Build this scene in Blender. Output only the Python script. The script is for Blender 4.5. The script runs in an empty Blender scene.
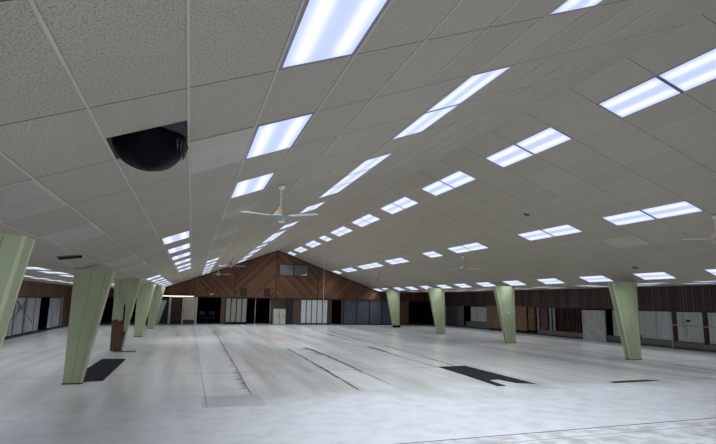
import bpy, math, random
from mathutils import Vector, Matrix
rnd = random.Random(7)
scene = bpy.context.scene
COL = scene.collection

# ------------------------------------------------------------------ camera, world, exposure
H = 1.704                                             # eye height
F_PX, PITCH, YAW, ROLL = 503.13, 0.15867, 0.31684, 0.01774
fw = Vector((math.sin(YAW) * math.cos(PITCH), math.cos(YAW) * math.cos(PITCH), math.sin(PITCH)))
rt = Vector((math.cos(YAW), -math.sin(YAW), 0)); up = rt.cross(fw)
r2 = rt * math.cos(ROLL) + up * math.sin(ROLL); u2 = -rt * math.sin(ROLL) + up * math.cos(ROLL)
cam_data = bpy.data.cameras.new('camera'); cam = bpy.data.objects.new('camera', cam_data); COL.objects.link(cam)
M = Matrix((r2, u2, -fw)).transposed().to_4x4(); M.translation = (0, 0, H)
cam.matrix_world = M
cam_data.sensor_width = 36.0; cam_data.lens = F_PX * 36.0 / 716.0; cam_data.clip_start = 0.05; cam_data.clip_end = 300
scene.camera = cam
world = bpy.data.worlds.new('world'); scene.world = world; world.use_nodes = True
world.node_tree.nodes['Background'].inputs[0].default_value = (0.75, 0.85, 1.0, 1)
world.node_tree.nodes['Background'].inputs[1].default_value = 0.03
scene.view_settings.view_transform = 'Standard'; scene.view_settings.look = 'None'
scene.view_settings.gamma = 1.0; scene.view_settings.exposure = 0.0
LAMP_W = 18.5                                         # each fluorescent troffer
LAMP_RGB = (0.86, 0.92, 1.0)
LAMP_SPREAD = math.radians(114)
LENS = 0.92

DAY = bpy.data.lights.new('added_daylight', 'AREA'); DAY.shape = 'RECTANGLE'; DAY.size = 22.0; DAY.size_y = 1.9; DAY.energy = 300; DAY.color = (0.80, 0.88, 1.0)
day = bpy.data.objects.new('added_daylight', DAY); day.location = (5.5, -4.86, 1.35); day.rotation_euler = (math.radians(-90), 0, math.pi); COL.objects.link(day)   # added cool lamp that brightens the near floor; its shop windows are unseen
day.rotation_euler = (math.radians(90), 0, 0)

# ------------------------------------------------------------------ helpers
def srgb(r, g, b):
    f = lambda c: (c / 255 / 12.92) if c / 255 <= 0.04045 else ((c / 255 + 0.055) / 1.055) ** 2.4
    return (f(r), f(g), f(b), 1.0)

class MB:
    """collects boxes, prisms and tubes and links them as one mesh object"""
    def __init__(s): s.v = []; s.f = []; s.uv = None; s.smooth = []
    def poly(s, pts, smooth=False):
        n = len(s.v); s.v += [tuple(p) for p in pts]; s.f.append(tuple(range(n, n + len(pts)))); s.smooth.append(smooth)
    def hexa(s, a, b):
        """a: four bottom points (counter-clockwise seen from outside the bottom reversed), b: four matching top points"""
        n = len(s.v); s.v += [tuple(p) for p in a] + [tuple(p) for p in b]
        for q in ((3, 2, 1, 0), (4, 5, 6, 7), (0, 1, 5, 4), (1, 2, 6, 5), (2, 3, 7, 6), (3, 0, 4, 7)):
            s.f.append(tuple(n + i for i in q)); s.smooth.append(False)
    def box(s, x0, x1, y0, y1, z0, z1):
        s.hexa([(x0, y0, z0), (x1, y0, z0), (x1, y1, z0), (x0, y1, z0)], [(x0, y0, z1), (x1, y0, z1), (x1, y1, z1), (x0, y1, z1)])
    def prism_y(s, pts, y0, y1):
        """outline in XZ (counter-clockwise seen from -Y) swept along Y"""
        n = len(s.v); k = len(pts)
        s.v += [(x, y0, z) for x, z in pts] + [(x, y1, z) for x, z in pts]
        s.f.append(tuple(range(n, n + k))); s.f.append(tuple(range(n + 2 * k - 1, n + k - 1, -1))); s.smooth += [False, False]
        for i in range(k):
            j = (i + 1) % k
            s.f.append((n + i, n + k + i, n + k + j, n + j)); s.smooth.append(False)
    def prism_z(s, pts, z0, z1):
        n = len(s.v); k = len(pts)
        s.v += [(x, y, z0) for x, y in pts] + [(x, y, z1) for x, y in pts]
        s.f.append(tuple(range(n + k - 1, n - 1, -1))); s.f.append(tuple(range(n + k, n + 2 * k))); s.smooth += [False, False]
        for i in range(k):
            j = (i + 1) % k
            s.f.append((n + i, n + j, n + k + j, n + k + i)); s.smooth.append(False)
    def tube(s, p, q, r0, r1=None, k=10, cap=True):
        p, q = Vector(p), Vector(q); r1 = r0 if r1 is None else r1
        d = (q - p).normalized(); a = d.orthogonal().normalized(); b = d.cross(a)
        n = len(s.v)
        for c, r in ((p, r0), (q, r1)):
            s.v += [tuple(c + (a * math.cos(t) + b * math.sin(t)) * r) for t in (2 * math.pi * i / k for i in range(k))]
        for i in range(k):
            j = (i + 1) % k
            s.f.append((n + i, n + j, n + k + j, n + k + i)); s.smooth.append(True)
        if cap:
            s.f.append(tuple(range(n + k - 1, n - 1, -1))); s.f.append(tuple(range(n + k, n + 2 * k))); s.smooth += [False, False]
    def lathe(s, prof, c=(0, 0, 0), k=20):
        n = len(s.v)
        for r, z in prof:
            s.v += [(c[0] + r * math.cos(2 * math.pi * i / k), c[1] + r * math.sin(2 * math.pi * i / k), c[2] + z) for i in range(k)]
        for m in range(len(prof) - 1):
            for i in range(k):
                j = (i + 1) % k
                s.f.append((n + m * k + i, n + m * k + j, n + (m + 1) * k + j, n + (m + 1) * k + i)); s.smooth.append(True)
        s.f.append(tuple(range(n + k - 1, n - 1, -1))); s.f.append(tuple(range(n + (len(prof) - 1) * k, n + len(prof) * k))); s.smooth += [False, False]
    def mesh(s, name, mat):
        me = bpy.data.meshes.new(name); me.from_pydata(s.v, [], s.f)
        me.polygons.foreach_set('use_smooth', s.smooth)
        if s.uv is not None:
            l = me.uv_layers.new(name='UVMap')
            for lp in me.loops: l.data[lp.index].uv = s.uv[lp.vertex_index]
        me.materials.append(mat); me.update()
        return me
    def build(s, name, mat, parent=None, bevel=0.0):
        o = bpy.data.objects.new(name, s.mesh(name, mat)); COL.objects.link(o)
        if parent is not None: o.parent = parent
        if bevel:
            b = o.modifiers.new('bevel', 'BEVEL'); b.width = bevel; b.segments = 2; b.limit_method = 'ANGLE'
        return o

def box(name, mat, dims, parent=None, bevel=0.0):
    m = MB(); m.box(*dims); return m.build(name, mat, parent, bevel)
def empty(name, loc=(0, 0, 0)):
    o = bpy.data.objects.new(name, None); o.location = loc; o.empty_display_size = 0.2; COL.objects.link(o); return o
def tag(o, label, cat, group=None):
    o['label'] = label; o['category'] = cat
    if group: o['group'] = group
    return o
def thing(name, label, cat, loc=(0, 0, 0), group=None): return tag(empty(name, loc), label, cat, group)
def struct(o): o['kind'] = 'structure'; return o
def copy_tree(o, parent=None):
    c = o.copy(); COL.objects.link(c)
    if parent is not None: c.parent = parent
    for ch in [x for x in o.children]: copy_tree(ch, c)
    return c
ORD = ['first', 'second', 'third', 'fourth', 'fifth', 'sixth', 'seventh', 'eighth', 'ninth', 'tenth', 'eleventh', 'twelfth', 'thirteenth',
       'fourteenth', 'fifteenth', 'sixteenth', 'seventeenth', 'eighteenth', 'nineteenth', 'twentieth', 'twenty-first', 'twenty-second', 'twenty-third', 'twenty-fourth']

# ------------------------------------------------------------------ materials
class NT:
    def __init__(s, name):
        s.m = bpy.data.materials.new(name); s.m.use_nodes = True; s.t = s.m.node_tree; s.n = s.t.nodes
        s.b = s.n['Principled BSDF']; s.out = s.n['Material Output']
    def node(s, typ, ins=None, **kw):
        o = s.n.new(typ)
        for k, v in kw.items(): setattr(o, k, v)
        for k, v in (ins or {}).items():
            if isinstance(v, bpy.types.NodeSocket): s.t.links.new(v, o.inputs[k])
            else: o.inputs[k].default_value = v
        return o
    def link(s, a, b): s.t.links.new(a, b)
    def math(s, op, a, b=0.0, c=0.0): return s.node('ShaderNodeMath', {0: a, 1: b, 2: c}, operation=op).outputs[0]
    def sstep(s, x, a, b):
        n = s.node('ShaderNodeMapRange', {0: x, 1: a, 2: b, 3: 0.0, 4: 1.0}, interpolation_type='SMOOTHSTEP'); return n.outputs[0]
    def mix(s, f, a, b, blend='MIX'):
        n = s.node('ShaderNodeMix', data_type='RGBA', blend_type=blend, clamp_factor=True)
        for i, v in ((0, f), (6, a), (7, b)):
            if isinstance(v, bpy.types.NodeSocket): s.link(v, n.inputs[i])
            else: n.inputs[i].default_value = v
        return n.outputs[2]
    def coord(s, which='Object'): return s.node('ShaderNodeTexCoord').outputs[which]
    def xyz(s, v): n = s.node('ShaderNodeSeparateXYZ', {0: v}); return n.outputs
    def scale(s, v, sc): return s.node('ShaderNodeMapping', {'Vector': v, 'Scale': sc}).outputs[0]
    def noise(s, v, scale=1.0, detail=3.0, rough=0.55): return s.node('ShaderNodeTexNoise', {'Vector': v, 'Scale': scale, 'Detail': detail, 'Roughness': rough}).outputs[0]
    def white(s, x): return s.node('ShaderNodeTexWhiteNoise', {1: x}, noise_dimensions='1D').outputs[0]
    def base(s, c): 
        if isinstance(c, bpy.types.NodeSocket): s.link(c, s.b.inputs['Base Color'])
        else: s.b.inputs['Base Color'].default_value = c
    def bump(s, h, strength=0.3, dist=0.01):
        n = s.node('ShaderNodeBump', {'Height': h, 'Strength': strength, 'Distance': dist}); s.link(n.outputs[0], s.b.inputs['Normal'])
    def set(s, rough=0.6, metal=0.0, spec=0.5):
        s.b.inputs['Roughness'].default_value = rough; s.b.inputs['Metallic'].default_value = metal; s.b.inputs['Specular IOR Level'].default_value = spec

def worn(name, col, rough=0.6, var=0.25, scale=3.0, metal=0.0, stretch=(1, 1, 1), spec=0.4):
    """plain paint, plastic, metal or board with a little wear"""
    t = NT(name); v = t.scale(t.coord(), stretch)
    n = t.noise(v, scale, 4.0); dark = tuple(c * (1 - var) for c in col[:3]) + (1,); lite = tuple(min(1, c * (1 + var)) for c in col[:3]) + (1,)
    t.base(t.mix(t.sstep(n, 0.3, 0.7), dark, lite)); t.set(rough, metal, spec)
    t.bump(t.noise(v, scale * 14, 2.0), 0.08, 0.004)
    return t.m

def planks(name, c1, c2, width, axis, groove=0.06, rough=0.55, grain=(1, 1, 1)):
    """boards laid side by side across the direction axis, each its own shade"""
    t = NT(name); P = t.coord()
    d = t.node('ShaderNodeVectorMath', {0: P, 1: axis}, operation='DOT_PRODUCT').outputs['Value']
    u = t.math('DIVIDE', d, width); cell = t.math('FLOOR', u); fr = t.math('FRACT', u)
    w = t.white(cell); g = t.noise(t.scale(P, grain), 5.0, 5.0, 0.6)
    c = t.mix(t.math('ADD', t.math('MULTIPLY', w, 0.65), t.math('MULTIPLY', g, 0.45)), c1, c2)
    edge = t.math('LESS_THAN', t.math('MINIMUM', fr, t.math('SUBTRACT', 1.0, fr)), groove)
    t.base(t.mix(edge, c, tuple(x * 0.35 for x in c1[:3]) + (1,))); t.set(rough, 0, 0.3)
    t.bump(t.math('SUBTRACT', 1.0, edge), 0.5, 0.01)
    return t.m

def tile_material():
    t = NT('acoustic_tile'); uv = t.coord('UV'); P = t.coord()
    x, y, _ = t.xyz(uv)
    fx, fy = t.math('FLOOR', x), t.math('FLOOR', y)
    w = t.white(t.math('ADD', t.math('MULTIPLY', fx, 17.31), t.math('MULTIPLY', fy, 3.77)))
    c = t.mix(w, srgb(165, 157, 144), srgb(170, 162, 149))
    st = t.noise(P, 0.5, 3.0); c = t.mix(t.math('MULTIPLY', t.sstep(st, 0.55, 0.8), 0.5), c, srgb(156, 148, 134))
    fis = t.noise(t.scale(uv, (0.75, 1.0, 1.0)), 78.0, 3.0, 0.7)
    pit = t.sstep(fis, 0.50, 0.62)
    c = t.mix(t.math('MULTIPLY', pit, 0.6), c, srgb(96, 91, 84))
    fry = t.math('FRACT', y); e = t.math('MINIMUM', fry, t.math('SUBTRACT', 1.0, fry))
    joint = t.math('LESS_THAN', e, 0.0042)
    t.base(t.mix(joint, c, srgb(70, 66, 60))); t.set(0.9, 0, 0.1)
    t.bump(t.math('SUBTRACT', 1.0, pit), 0.35, 0.006)
    return t.m

def floor_material():
    t = NT('polished_floor'); P = t.coord(); x, y, _ = t.xyz(P)
    streak = t.noise(t.scale(P, (1.6, 0.12, 1)), 1.0, 3.0, 0.5)
    fine = t.noise(t.scale(P, (5.0, 0.5, 1)), 1.0, 3.0, 0.5)
    blot = t.noise(P, 0.45, 4.0, 0.6)
    spk = t.noise(P, 3.0, 4.0, 0.6)
    c = t.mix(t.sstep(streak, 0.25, 0.75), srgb(176, 177, 171), srgb(208, 209, 206))
    c = t.mix(t.math('MULTIPLY', t.sstep(fine, 0.35, 0.8), 0.35), c, srgb(212, 213, 213))
    c = t.mix(t.math('MULTIPLY', t.sstep(blot, 0.5, 0.75), 0.4), c, srgb(166, 165, 158))
    # paler runs between the scars where shelving once stood
    strip = None
    for a, b in ((0.38, 1.25), (3.45, 4.2), (6.62, 7.4), (9.3, 10.1), (12.2, 12.9), (15.0, 15.5)):
        s_ = t.math('MULTIPLY', t.math('GREATER_THAN', x, a), t.math('LESS_THAN', x, b))
        strip = s_ if strip is None else t.math('ADD', strip, s_)
    strip = t.math('MULTIPLY', strip, t.math('GREATER_THAN', y, 9.7))
    c = t.mix(t.math('MULTIPLY', strip, 0.42), c, srgb(218, 219, 221))
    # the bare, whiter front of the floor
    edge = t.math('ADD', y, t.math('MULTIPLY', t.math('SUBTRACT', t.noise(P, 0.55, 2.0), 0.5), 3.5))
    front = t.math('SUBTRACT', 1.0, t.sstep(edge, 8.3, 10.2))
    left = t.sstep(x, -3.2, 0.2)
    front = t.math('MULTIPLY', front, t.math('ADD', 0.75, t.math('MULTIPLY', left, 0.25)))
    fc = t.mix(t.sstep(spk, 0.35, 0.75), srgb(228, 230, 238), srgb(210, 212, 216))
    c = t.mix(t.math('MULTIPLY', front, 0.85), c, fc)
    sq = t.math('MULTIPLY', t.math('MULTIPLY', t.math('GREATER_THAN', x, 0.31), t.math('LESS_THAN', x, 1.33)), t.math('MULTIPLY', t.math('GREATER_THAN', y, 8.75), t.math('LESS_THAN', y, 9.8)))
    c = t.mix(t.math('MULTIPLY', sq, 0.45), c, srgb(172, 172, 168))
    near = t.math('MULTIPLY', t.math('LESS_THAN', y, 6.04), t.math('GREATER_THAN', x, 0.0))
    near = t.math('MULTIPLY', near, t.sstep(spk, 0.40, 0.62))
    c = t.mix(t.math('MULTIPLY', near, 0.55), c, srgb(166, 166, 160))
    c = t.mix(t.math('MULTIPLY', t.sstep(spk, 0.62, 0.8), 0.25), c, srgb(140, 140, 136))
    # seams between the slabs
    def line(v, at, w): return t.math('LESS_THAN', t.math('ABSOLUTE', t.math('SUBTRACT', v, at)), w)
    seams = None
    for l in (line(y, 12.75, 0.03), line(y, 20.5, 0.04), line(y, 29.4, 0.06), t.math('MULTIPLY', line(x, 0.38, 0.012), t.math('GREATER_THAN', y, 8.8))):
        seams = l if seams is None else t.math('MAXIMUM', seams, l)
    c = t.mix(t.math('MULTIPLY', seams, 0.5), c, srgb(120, 118, 112))
    t.base(c)
    r = t.math('ADD', 0.19, t.math('MULTIPLY', t.sstep(blot, 0.3, 0.75), 0.04))
    r = t.math('ADD', r, t.math('MULTIPLY', front, 0.03))
    t.set(0.2, 0, 0.5); t.link(r, t.b.inputs['Roughness'])
    t.bump(t.noise(P, 1.2, 2.0), 0.03, 0.004)
    return t.m

def lens_material():
    t = NT('prismatic_lens'); x, y, _ = t.xyz(t.coord())
    def streak(c, w):
        d = t.math('DIVIDE', t.math('SUBTRACT', x, c), w); return t.math('EXPONENT', t.math('MULTIPLY', t.math('MULTIPLY', d, d), -1.0))
    s_ = t.math('ADD', streak(-0.155, 0.065), streak(0.155, 0.065))
    ends = t.sstep(t.math('ABSOLUTE', y), 0.60, 0.44)
    s_ = t.math('MULTIPLY', s_, t.math('ADD', 0.35, t.math('MULTIPLY', ends, 0.65)))
    c = t.mix(s_, srgb(186, 200, 246), (1.0, 1.05, 1.10, 1))
    t.base((0.25, 0.26, 0.28, 1)); t.set(0.5, 0, 0.2)
    t.link(c, t.b.inputs['Emission Color']); t.b.inputs['Emission Strength'].default_value = LENS
    return t.m

def black_plastic():
    t = NT('black_plastic_sheet'); P = t.coord()
    n = t.noise(P, 7.0, 5.0, 0.6); t.base(t.mix(n, (0.002, 0.002, 0.003, 1), (0.006, 0.006, 0.009, 1))); t.set(0.35, 0, 0.03)
    t.bump(n, 0.3, 0.02); return t.m

def adhesive():
    t = NT('black_adhesive'); P = t.coord(); n = t.noise(P, 9.0, 5.0, 0.7)
    lines = t.noise(t.scale(P, (1, 5, 1)), 4.0, 3.0)
    c = t.mix(t.sstep(n, 0.60, 0.75), (0.016, 0.016, 0.018, 1), (0.11, 0.11, 0.11, 1))
    c = t.mix(t.math('MULTIPLY', t.sstep(lines, 0.63, 0.68), 0.5), c, (0.18, 0.18, 0.18, 1))
    t.base(c); t.set(0.85, 0, 0.08); return t.m

def sheet(name, c, ridge, axis, rough=0.5, stain=(0.2, 0.2, 0.2, 1)):
    """hanging grey plastic or corrugated sheet, ribbed across axis"""
    t = NT(name); P = t.coord()
    d = t.node('ShaderNodeVectorMath', {0: P, 1: axis}, operation='DOT_PRODUCT').outputs['Value']
    wv = t.math('SINE', t.math('MULTIPLY', d, 2 * math.pi / ridge))
    st = t.noise(t.scale(P, (2.5, 2.5, 0.5)), 1.6, 5.0, 0.65)
    cc = t.mix(t.math('MULTIPLY', t.sstep(st, 0.45, 0.75), 0.6), c, stain)
    cc = t.mix(t.math('MULTIPLY', t.sstep(wv, 0.6, 1.0), 0.25), cc, tuple(min(1, v * 1.5) for v in c[:3]) + (1,))
    t.base(cc); t.set(rough, 0, 0.4); t.bump(wv, 0.35, 0.02); return t.m

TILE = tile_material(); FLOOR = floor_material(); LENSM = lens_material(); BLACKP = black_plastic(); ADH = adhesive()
PLAIN_TILE = worn('plain_ceiling_tile', srgb(174, 169, 157), 0.9, 0.05, 2.0, spec=0.1)
OFF_LENS = worn('unlit_lens', srgb(164, 161, 153), 0.8, 0.06, 3.0, spec=0.1)
TBAR = worn('grid_bar_paint', srgb(174, 166, 152), 0.55, 0.06)
FRAME = worn('light_frame_paint', srgb(120, 122, 128), 0.5, 0.08)
GREEN = worn('pale_green_paint', srgb(164, 172, 138), 0.55, 0.07, 1.5)
GREEN_L = worn('pale_green_trim', srgb(196, 203, 165), 0.5, 0.06, 2.0)
GREEN_D = worn('green_seam', srgb(124, 131, 100), 0.7, 0.1)
WOODB = worn('bare_brown_board', srgb(92, 62, 42), 0.6, 0.35, 4.0, stretch=(6, 6, 0.6))
PLY = worn('chipboard', srgb(132, 106, 86), 0.7, 0.25, 9.0)
OCHRE = worn('ochre_board', srgb(122, 92, 54), 0.6, 0.25, 4.0)
GB1, GB2 = srgb(76, 50, 34), srgb(136, 94, 66)
s2 = math.sqrt(0.5)
GABLE_UP = planks('brown_boards_rising', GB1, GB2, 0.14, (s2, 0, -s2), 0.07, grain=(1, 1, 1))
GABLE_DN = planks('brown_boards_falling', GB1, GB2, 0.14, (s2, 0, s2), 0.07)
GABLE_V = planks('brown_boards_upright', GB1, GB2, 0.16, (1, 0, 0), 0.07)
FASCIA_B = planks('red_brown_boards', srgb(64, 34, 24), srgb(104, 62, 46), 0.20, (1, 0, 0), 0.08)
FASCIA_R = planks('dark_grooved_boards', srgb(58, 45, 40), srgb(104, 84, 76), 0.15, (0, 1, 0), 0.12, grain=(1, 3, 0.3))
FASCIA_L = planks('left_grooved_boards', srgb(84, 58, 42), srgb(124, 92, 70), 0.22, (0, 1, 0), 0.10, grain=(1, 3, 0.3))
TRIMB = worn('dark_brown_trim', srgb(60, 38, 26), 0.55, 0.2, 3.0)
TRIMR = worn('brown_post', srgb(88, 66, 50), 0.55, 0.2, 3.0)
CREAM = worn('cream_paint', srgb(190, 184, 168), 0.6, 0.08, 2.0)
BEIGE = worn('beige_panel_paint', srgb(140, 137, 128), 0.6, 0.1, 2.0)
WHITEP = worn('white_panel_paint', srgb(205, 206, 206), 0.5, 0.06, 2.0)
BLUEG = worn('blue_grey_panel_paint', srgb(82, 88, 98), 0.5, 0.10, 1.2)
NAVY = worn('dark_opening_sheet', srgb(26, 30, 40), 0.6, 0.2, 2.0)
BLACK = worn('black_parts_and_painted_dark', (0.006, 0.006, 0.006, 1), 0.9, 0.3, 2.0, spec=0.1)  # black parts; on the rear walls it is darkness put into the colour
DARK = worn('dark_grey_metal', srgb(48, 48, 50), 0.5, 0.2, 3.0)
KNEE = worn('grey_low_wall_paint', srgb(112, 108, 106), 0.7, 0.18, 3.0, stretch=(1, 1, 3))
SHEET_R = sheet('grey_sheet_right', srgb(186, 190, 188), 0.35, (0, 1, 0), 0.45, srgb(122, 128, 124))
SHEET_L = sheet('grey_sheet_left', srgb(158, 160, 166), 0.5, (0, 1, 0), 0.45, srgb(104, 108, 114))
BOARDW = worn('whitish_board', srgb(184, 180, 181), 0.7, 0.16, 4.0)
PINK = worn('pink_cloth', srgb(120, 80, 90), 0.9, 0.3, 7.0)
STUD = worn('dark_red_stud', srgb(80, 52, 48), 0.8, 0.35, 6.0, stretch=(1, 1, 0.3))
PALE = worn('pale_strip', srgb(150, 156, 146), 0.7, 0.15, 4.0)
STEEL = worn('pale_steel', srgb(170, 172, 172), 0.4, 0.08, 4.0, metal=0.5)
WHITE = worn('white_enamel', srgb(214, 212, 206), 0.4, 0.05, 4.0)
TAN = worn('tan_enamel', srgb(190, 168, 138), 0.45, 0.08, 5.0)
GREYM = worn('grey_enamel', srgb(150, 154, 156), 0.45, 0.08, 5.0)
GLASSY = worn('grey_window_glass', srgb(104, 106, 102), 0.12, 0.10, 1.5, spec=0.7)
VENTM = worn('brown_grille', srgb(62, 50, 42), 0.7, 0.2, 8.0)
SIGNM = worn('dark_red_sign', srgb(104, 34, 26), 0.5, 0.15, 6.0)
SIGNL = worn('faded_sign_letter', srgb(140, 82, 66), 0.5, 0.1, 6.0)
SCAR = worn('dark_scar', srgb(84, 82, 77), 0.8, 0.4, 7.0, spec=0.2)
JOINTB = worn('black_joint', srgb(30, 30, 34), 0.7, 0.2, 4.0)
JOINTT = worn('tan_joint', srgb(150, 136, 120), 0.7, 0.15, 4.0)
WARM = NT('warm_strip_tube'); WARM.b.inputs['Emission Color'].default_value = (1.0, 0.86, 0.66, 1); WARM.b.inputs['Emission Strength'].default_value = 2.2; WARM.base((0.8, 0.75, 0.7, 1)); WARM = WARM.m

# ------------------------------------------------------------------ the shell
YB, Y0 = 37.83, -5.0                                  # gable wall, wall behind the photographer
XL, XR_ = -6.9, 20.0                                  # side walls
T, L = 0.61775, 1.2192                                # ceiling module
AL, AR = 0.36817, 0.34075                             # slopes
XC, ZC, GY = -0.10079, H + 1.38527, 3.35698           # a grid crossing of the left slope
XRG, ZRG = 6.09644, 5.47986                           # ridge
OFF_R = 0.813                                         # the right slope's joints lie a little further on
EL = -3.575                                           # left eave, in modules
SR = (14.34 - XRG) / math.cos(AR) / T                 # right eave, in modules

def Lq(i, j, n=0.0):
    i = i + max(0.0, j - 1.0) * 0.0115 * LEAN(i)        # the grid runs a touch askew to the hall
    return Vector((XC + i * T * math.cos(AL) - n * math.sin(AL), GY + j * L, ZC + i * T * math.sin(AL) + n * math.cos(AL)))
def LEAN(i): return 0.0 if i > 10.2 or i < -3.3 else 1.0
def Lp(i, j, n=0.0): return Lq(i, j, n)
def Rp(i, j, n=0.0): return Vector((XRG + i * T * math.cos(AR) + n * math.sin(AR), GY + j * L, ZRG - i * T * math.sin(AR) + n * math.cos(AR)))
IRG = (XRG - XC) / math.cos(AL) / T

# troffers: rows of (module column, list of (start, lit))
LEFT_ROWS = {5: [(-1, 1), (1, 1), (2, 1), (4, 1), (5, 1), (6, 1), (8, 1), (11, 1), (13, 1), (14, 1), (15, 1), (17, 1), (19, 1), (20, 1), (22, 1), (23, 1), (25, 1), (26, 1)],
             1: [(-4, 1), (-1, 1), (1, 1), (3, 1), (5, 0), (8, 0), (12, 0), (16, 1), (18, 1), (20, 1), (22, 1), (24, 1), (26, 1)],
             -1: [(-3, 1), (6, 1), (8, 1), (10, 1), (12, 1), (14, 1), (16, 1)],
             -3: [(-4, 1), (-1, 1), (1, 0), (3, 0), (7, 0), (9, 0), (15, 1), (17, 1), (19, 1), (21, 1), (23, 1), (25, 1)]}
RIGHT_ROWS = {0.96: [(-2, 1), (0, 1), (1, 1), (3, 1), (4, 1), (6, 1), (7, 1), (9, 1), (10, 1), (12, 1), (13, 1), (15, 1), (16, 1), (18, 1), (20, 1), (21, 1), (23, 1), (24, 1), (26, 1)],
              6.96: [(0, 1), (3, 1), (4, 1), (6, 1), (7, 1), (10, 1), (11, 1), (13, 1), (16, 1), (17, 1), (19, 1), (20, 1), (21, 1), (23, 1), (24, 1), (26, 1)],
              12.0: []}
RIGHT_ROWS = {k: v for k, v in RIGHT_ROWS.items() if v}
RIGHT_ROWS[12.96] = [(2, 1), (4, 1), (6, 1), (8, 1), (10, 1), (12, 1), (13.9, 1), (15.75, 1), (17.5, 1), (19.35, 1), (21.2, 1), (23.0, 1), (24.9, 1), (26.4, 1)]

def clip_grid(name, P, i0, i1, j0, j1, offi, offj, holes, extra_holes=()):
    """tiles of one slope as a sheet of quads; a hole is (i0, i1, j0, j1)"""
    import bisect
    iis = sorted({i0, i1} | {round(offi + k, 4) for k in range(-60, 60) if i0 < offi + k < i1} | {v for h in extra_holes for v in h[:2]})
    jjs = sorted({j0, j1} | {round(offj + k, 4) for k in range(-60, 60) if j0 < offj + k < j1} | {v for h in extra_holes for v in h[2:]})
    allh = list(holes) + list(extra_holes)
    jjs = sorted(set(jjs) | {round(v, 4) for h in holes for v in h[2:] if j0 < v < j1})
    m = MB(); m.uv = []
    for a, b in zip(iis, iis[1:]):
        for c, d in zip(jjs, jjs[1:]):
            ci, cj = (a + b) / 2, (c + d) / 2
            if any(h[0] < ci < h[1] and h[2] < cj < h[3] for h in allh): continue
            m.poly([P(a, c), P(a, d), P(b, d), P(b, c)])
            m.uv += [(u - offi, v - offj) for u, v in ((a, c), (a, d), (b, d), (b, c))]
    return struct(m.build(name, TILE))

JA, JB = (Y0 - GY) / L, (YB - GY) / L
holesL = [(i, i + 1, j, j + 1) for i, r in LEFT_ROWS.items() for j, _ in r]
holesR = [(i, i + 1, j + OFF_R, j + 1 + OFF_R) for i, r in RIGHT_ROWS.items() for j, _ in r]
clip_grid('ceiling_left_slope', Lp, EL, IRG, JA, JB, 0.0, 0.0, holesL, [(-1, 0, 0.52, 1.0)])
# rows on the right are not all on the same module lines, so cut the sheet at each row's own edges
clip_grid('ceiling_right_slope', Rp, 0.0, SR, JA, JB, -0.04, OFF_R, holesR, [])

def bars(name, P, cols, j0, j1, w, t=0.007):
    m = MB()
    for i in cols:
        a, b = i - w / T / 2, i + w / T / 2
        for p, q in ((j0, 1.0), (1.0, j1)):
            m.hexa([P(a, p, -t), P(b, p, -t), P(b, q, -t), P(a, q, -t)], [P(a, p, 0.004), P(b, p, 0.004), P(b, q, 0.004), P(a, q, 0.004)])
    return struct(m.build(name, TBAR))
bars('trim_1', Lq, range(-3, 11), JA, JB, 0.018)
bars('trim_2', Rp, [0.96 + k for k in range(0, 14)], JA, JB, 0.012, 0.002)

ZEL, ZER = Lq(EL, 0)[2], Rp(SR, 0)[2]; XEL, XER = Lq(EL, 0)[0], Rp(SR, 0)[0]
ZWL, ZWR = 2.40, 2.65
def La(x): return ZEL + (ZWL - ZEL) * (XEL - x) / (XEL - XL)
def Ra(x): return ZER + (ZWR - ZER) * (x - XER) / (XR_ - XER)
AISLE_L = {-3.3: [0.6, 3.2, 5.8, 8.6, 10.6, 12.6, 14.6, 16.6, 18.6, 20.6, 22.6, 24.6, 26.6, 28.6, 30.6, 32.6, 34.6], -5.15: [14.6, 16.7, 18.8, 20.9, 23.0, 25.1, 27.2, 29.3, 31.4, 33.5]}
AISLE_R = {15.95: [5.6, 8.6, 11.9, 14.2, 17.35, 20.3, 22.7, 25.2, 27.6, 30.1, 32.5, 35.0], 17.5: [10.6, 13.6, 15.9, 18.3, 21.2, 23.6, 26.0, 28.5, 31.0, 33.5]}
def flat_ceiling(name, xa, xb, za, zb, rows, zf):
    xs = sorted({xa, xb} | {x + d for x in rows for d in (-T / 2, T / 2)} | {xa + k * T for k in range(1, 12) if xa + k * T < xb - 0.2})
    ys = sorted({Y0, YB} | {y + d for r in rows.values() for y in r for d in (-L / 2, L / 2)})
    m = MB(); m.uv = []
    for a, b in zip(xs, xs[1:]):
        for c, d in zip(ys, ys[1:]):
            if any(abs((a + b) / 2 - x) < T / 2 and abs((c + d) / 2 - y) < L / 2 for x, r in rows.items() for y in r): continue
            q = [(a, c), (a, d), (b, d), (b, c)]
            m.poly([(x, y, zf(x)) for x, y in q]); m.uv += [((x - xa) / T, y / L) for x, y in q]
    return struct(m.build(name, TILE))
flat_ceiling('ceiling_left_aisle', XL, XEL, ZWL, ZEL, AISLE_L, La)
flat_ceiling('ceiling_right_aisle', XER, XR_, ZER, ZWR, AISLE_R, Ra)

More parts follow.
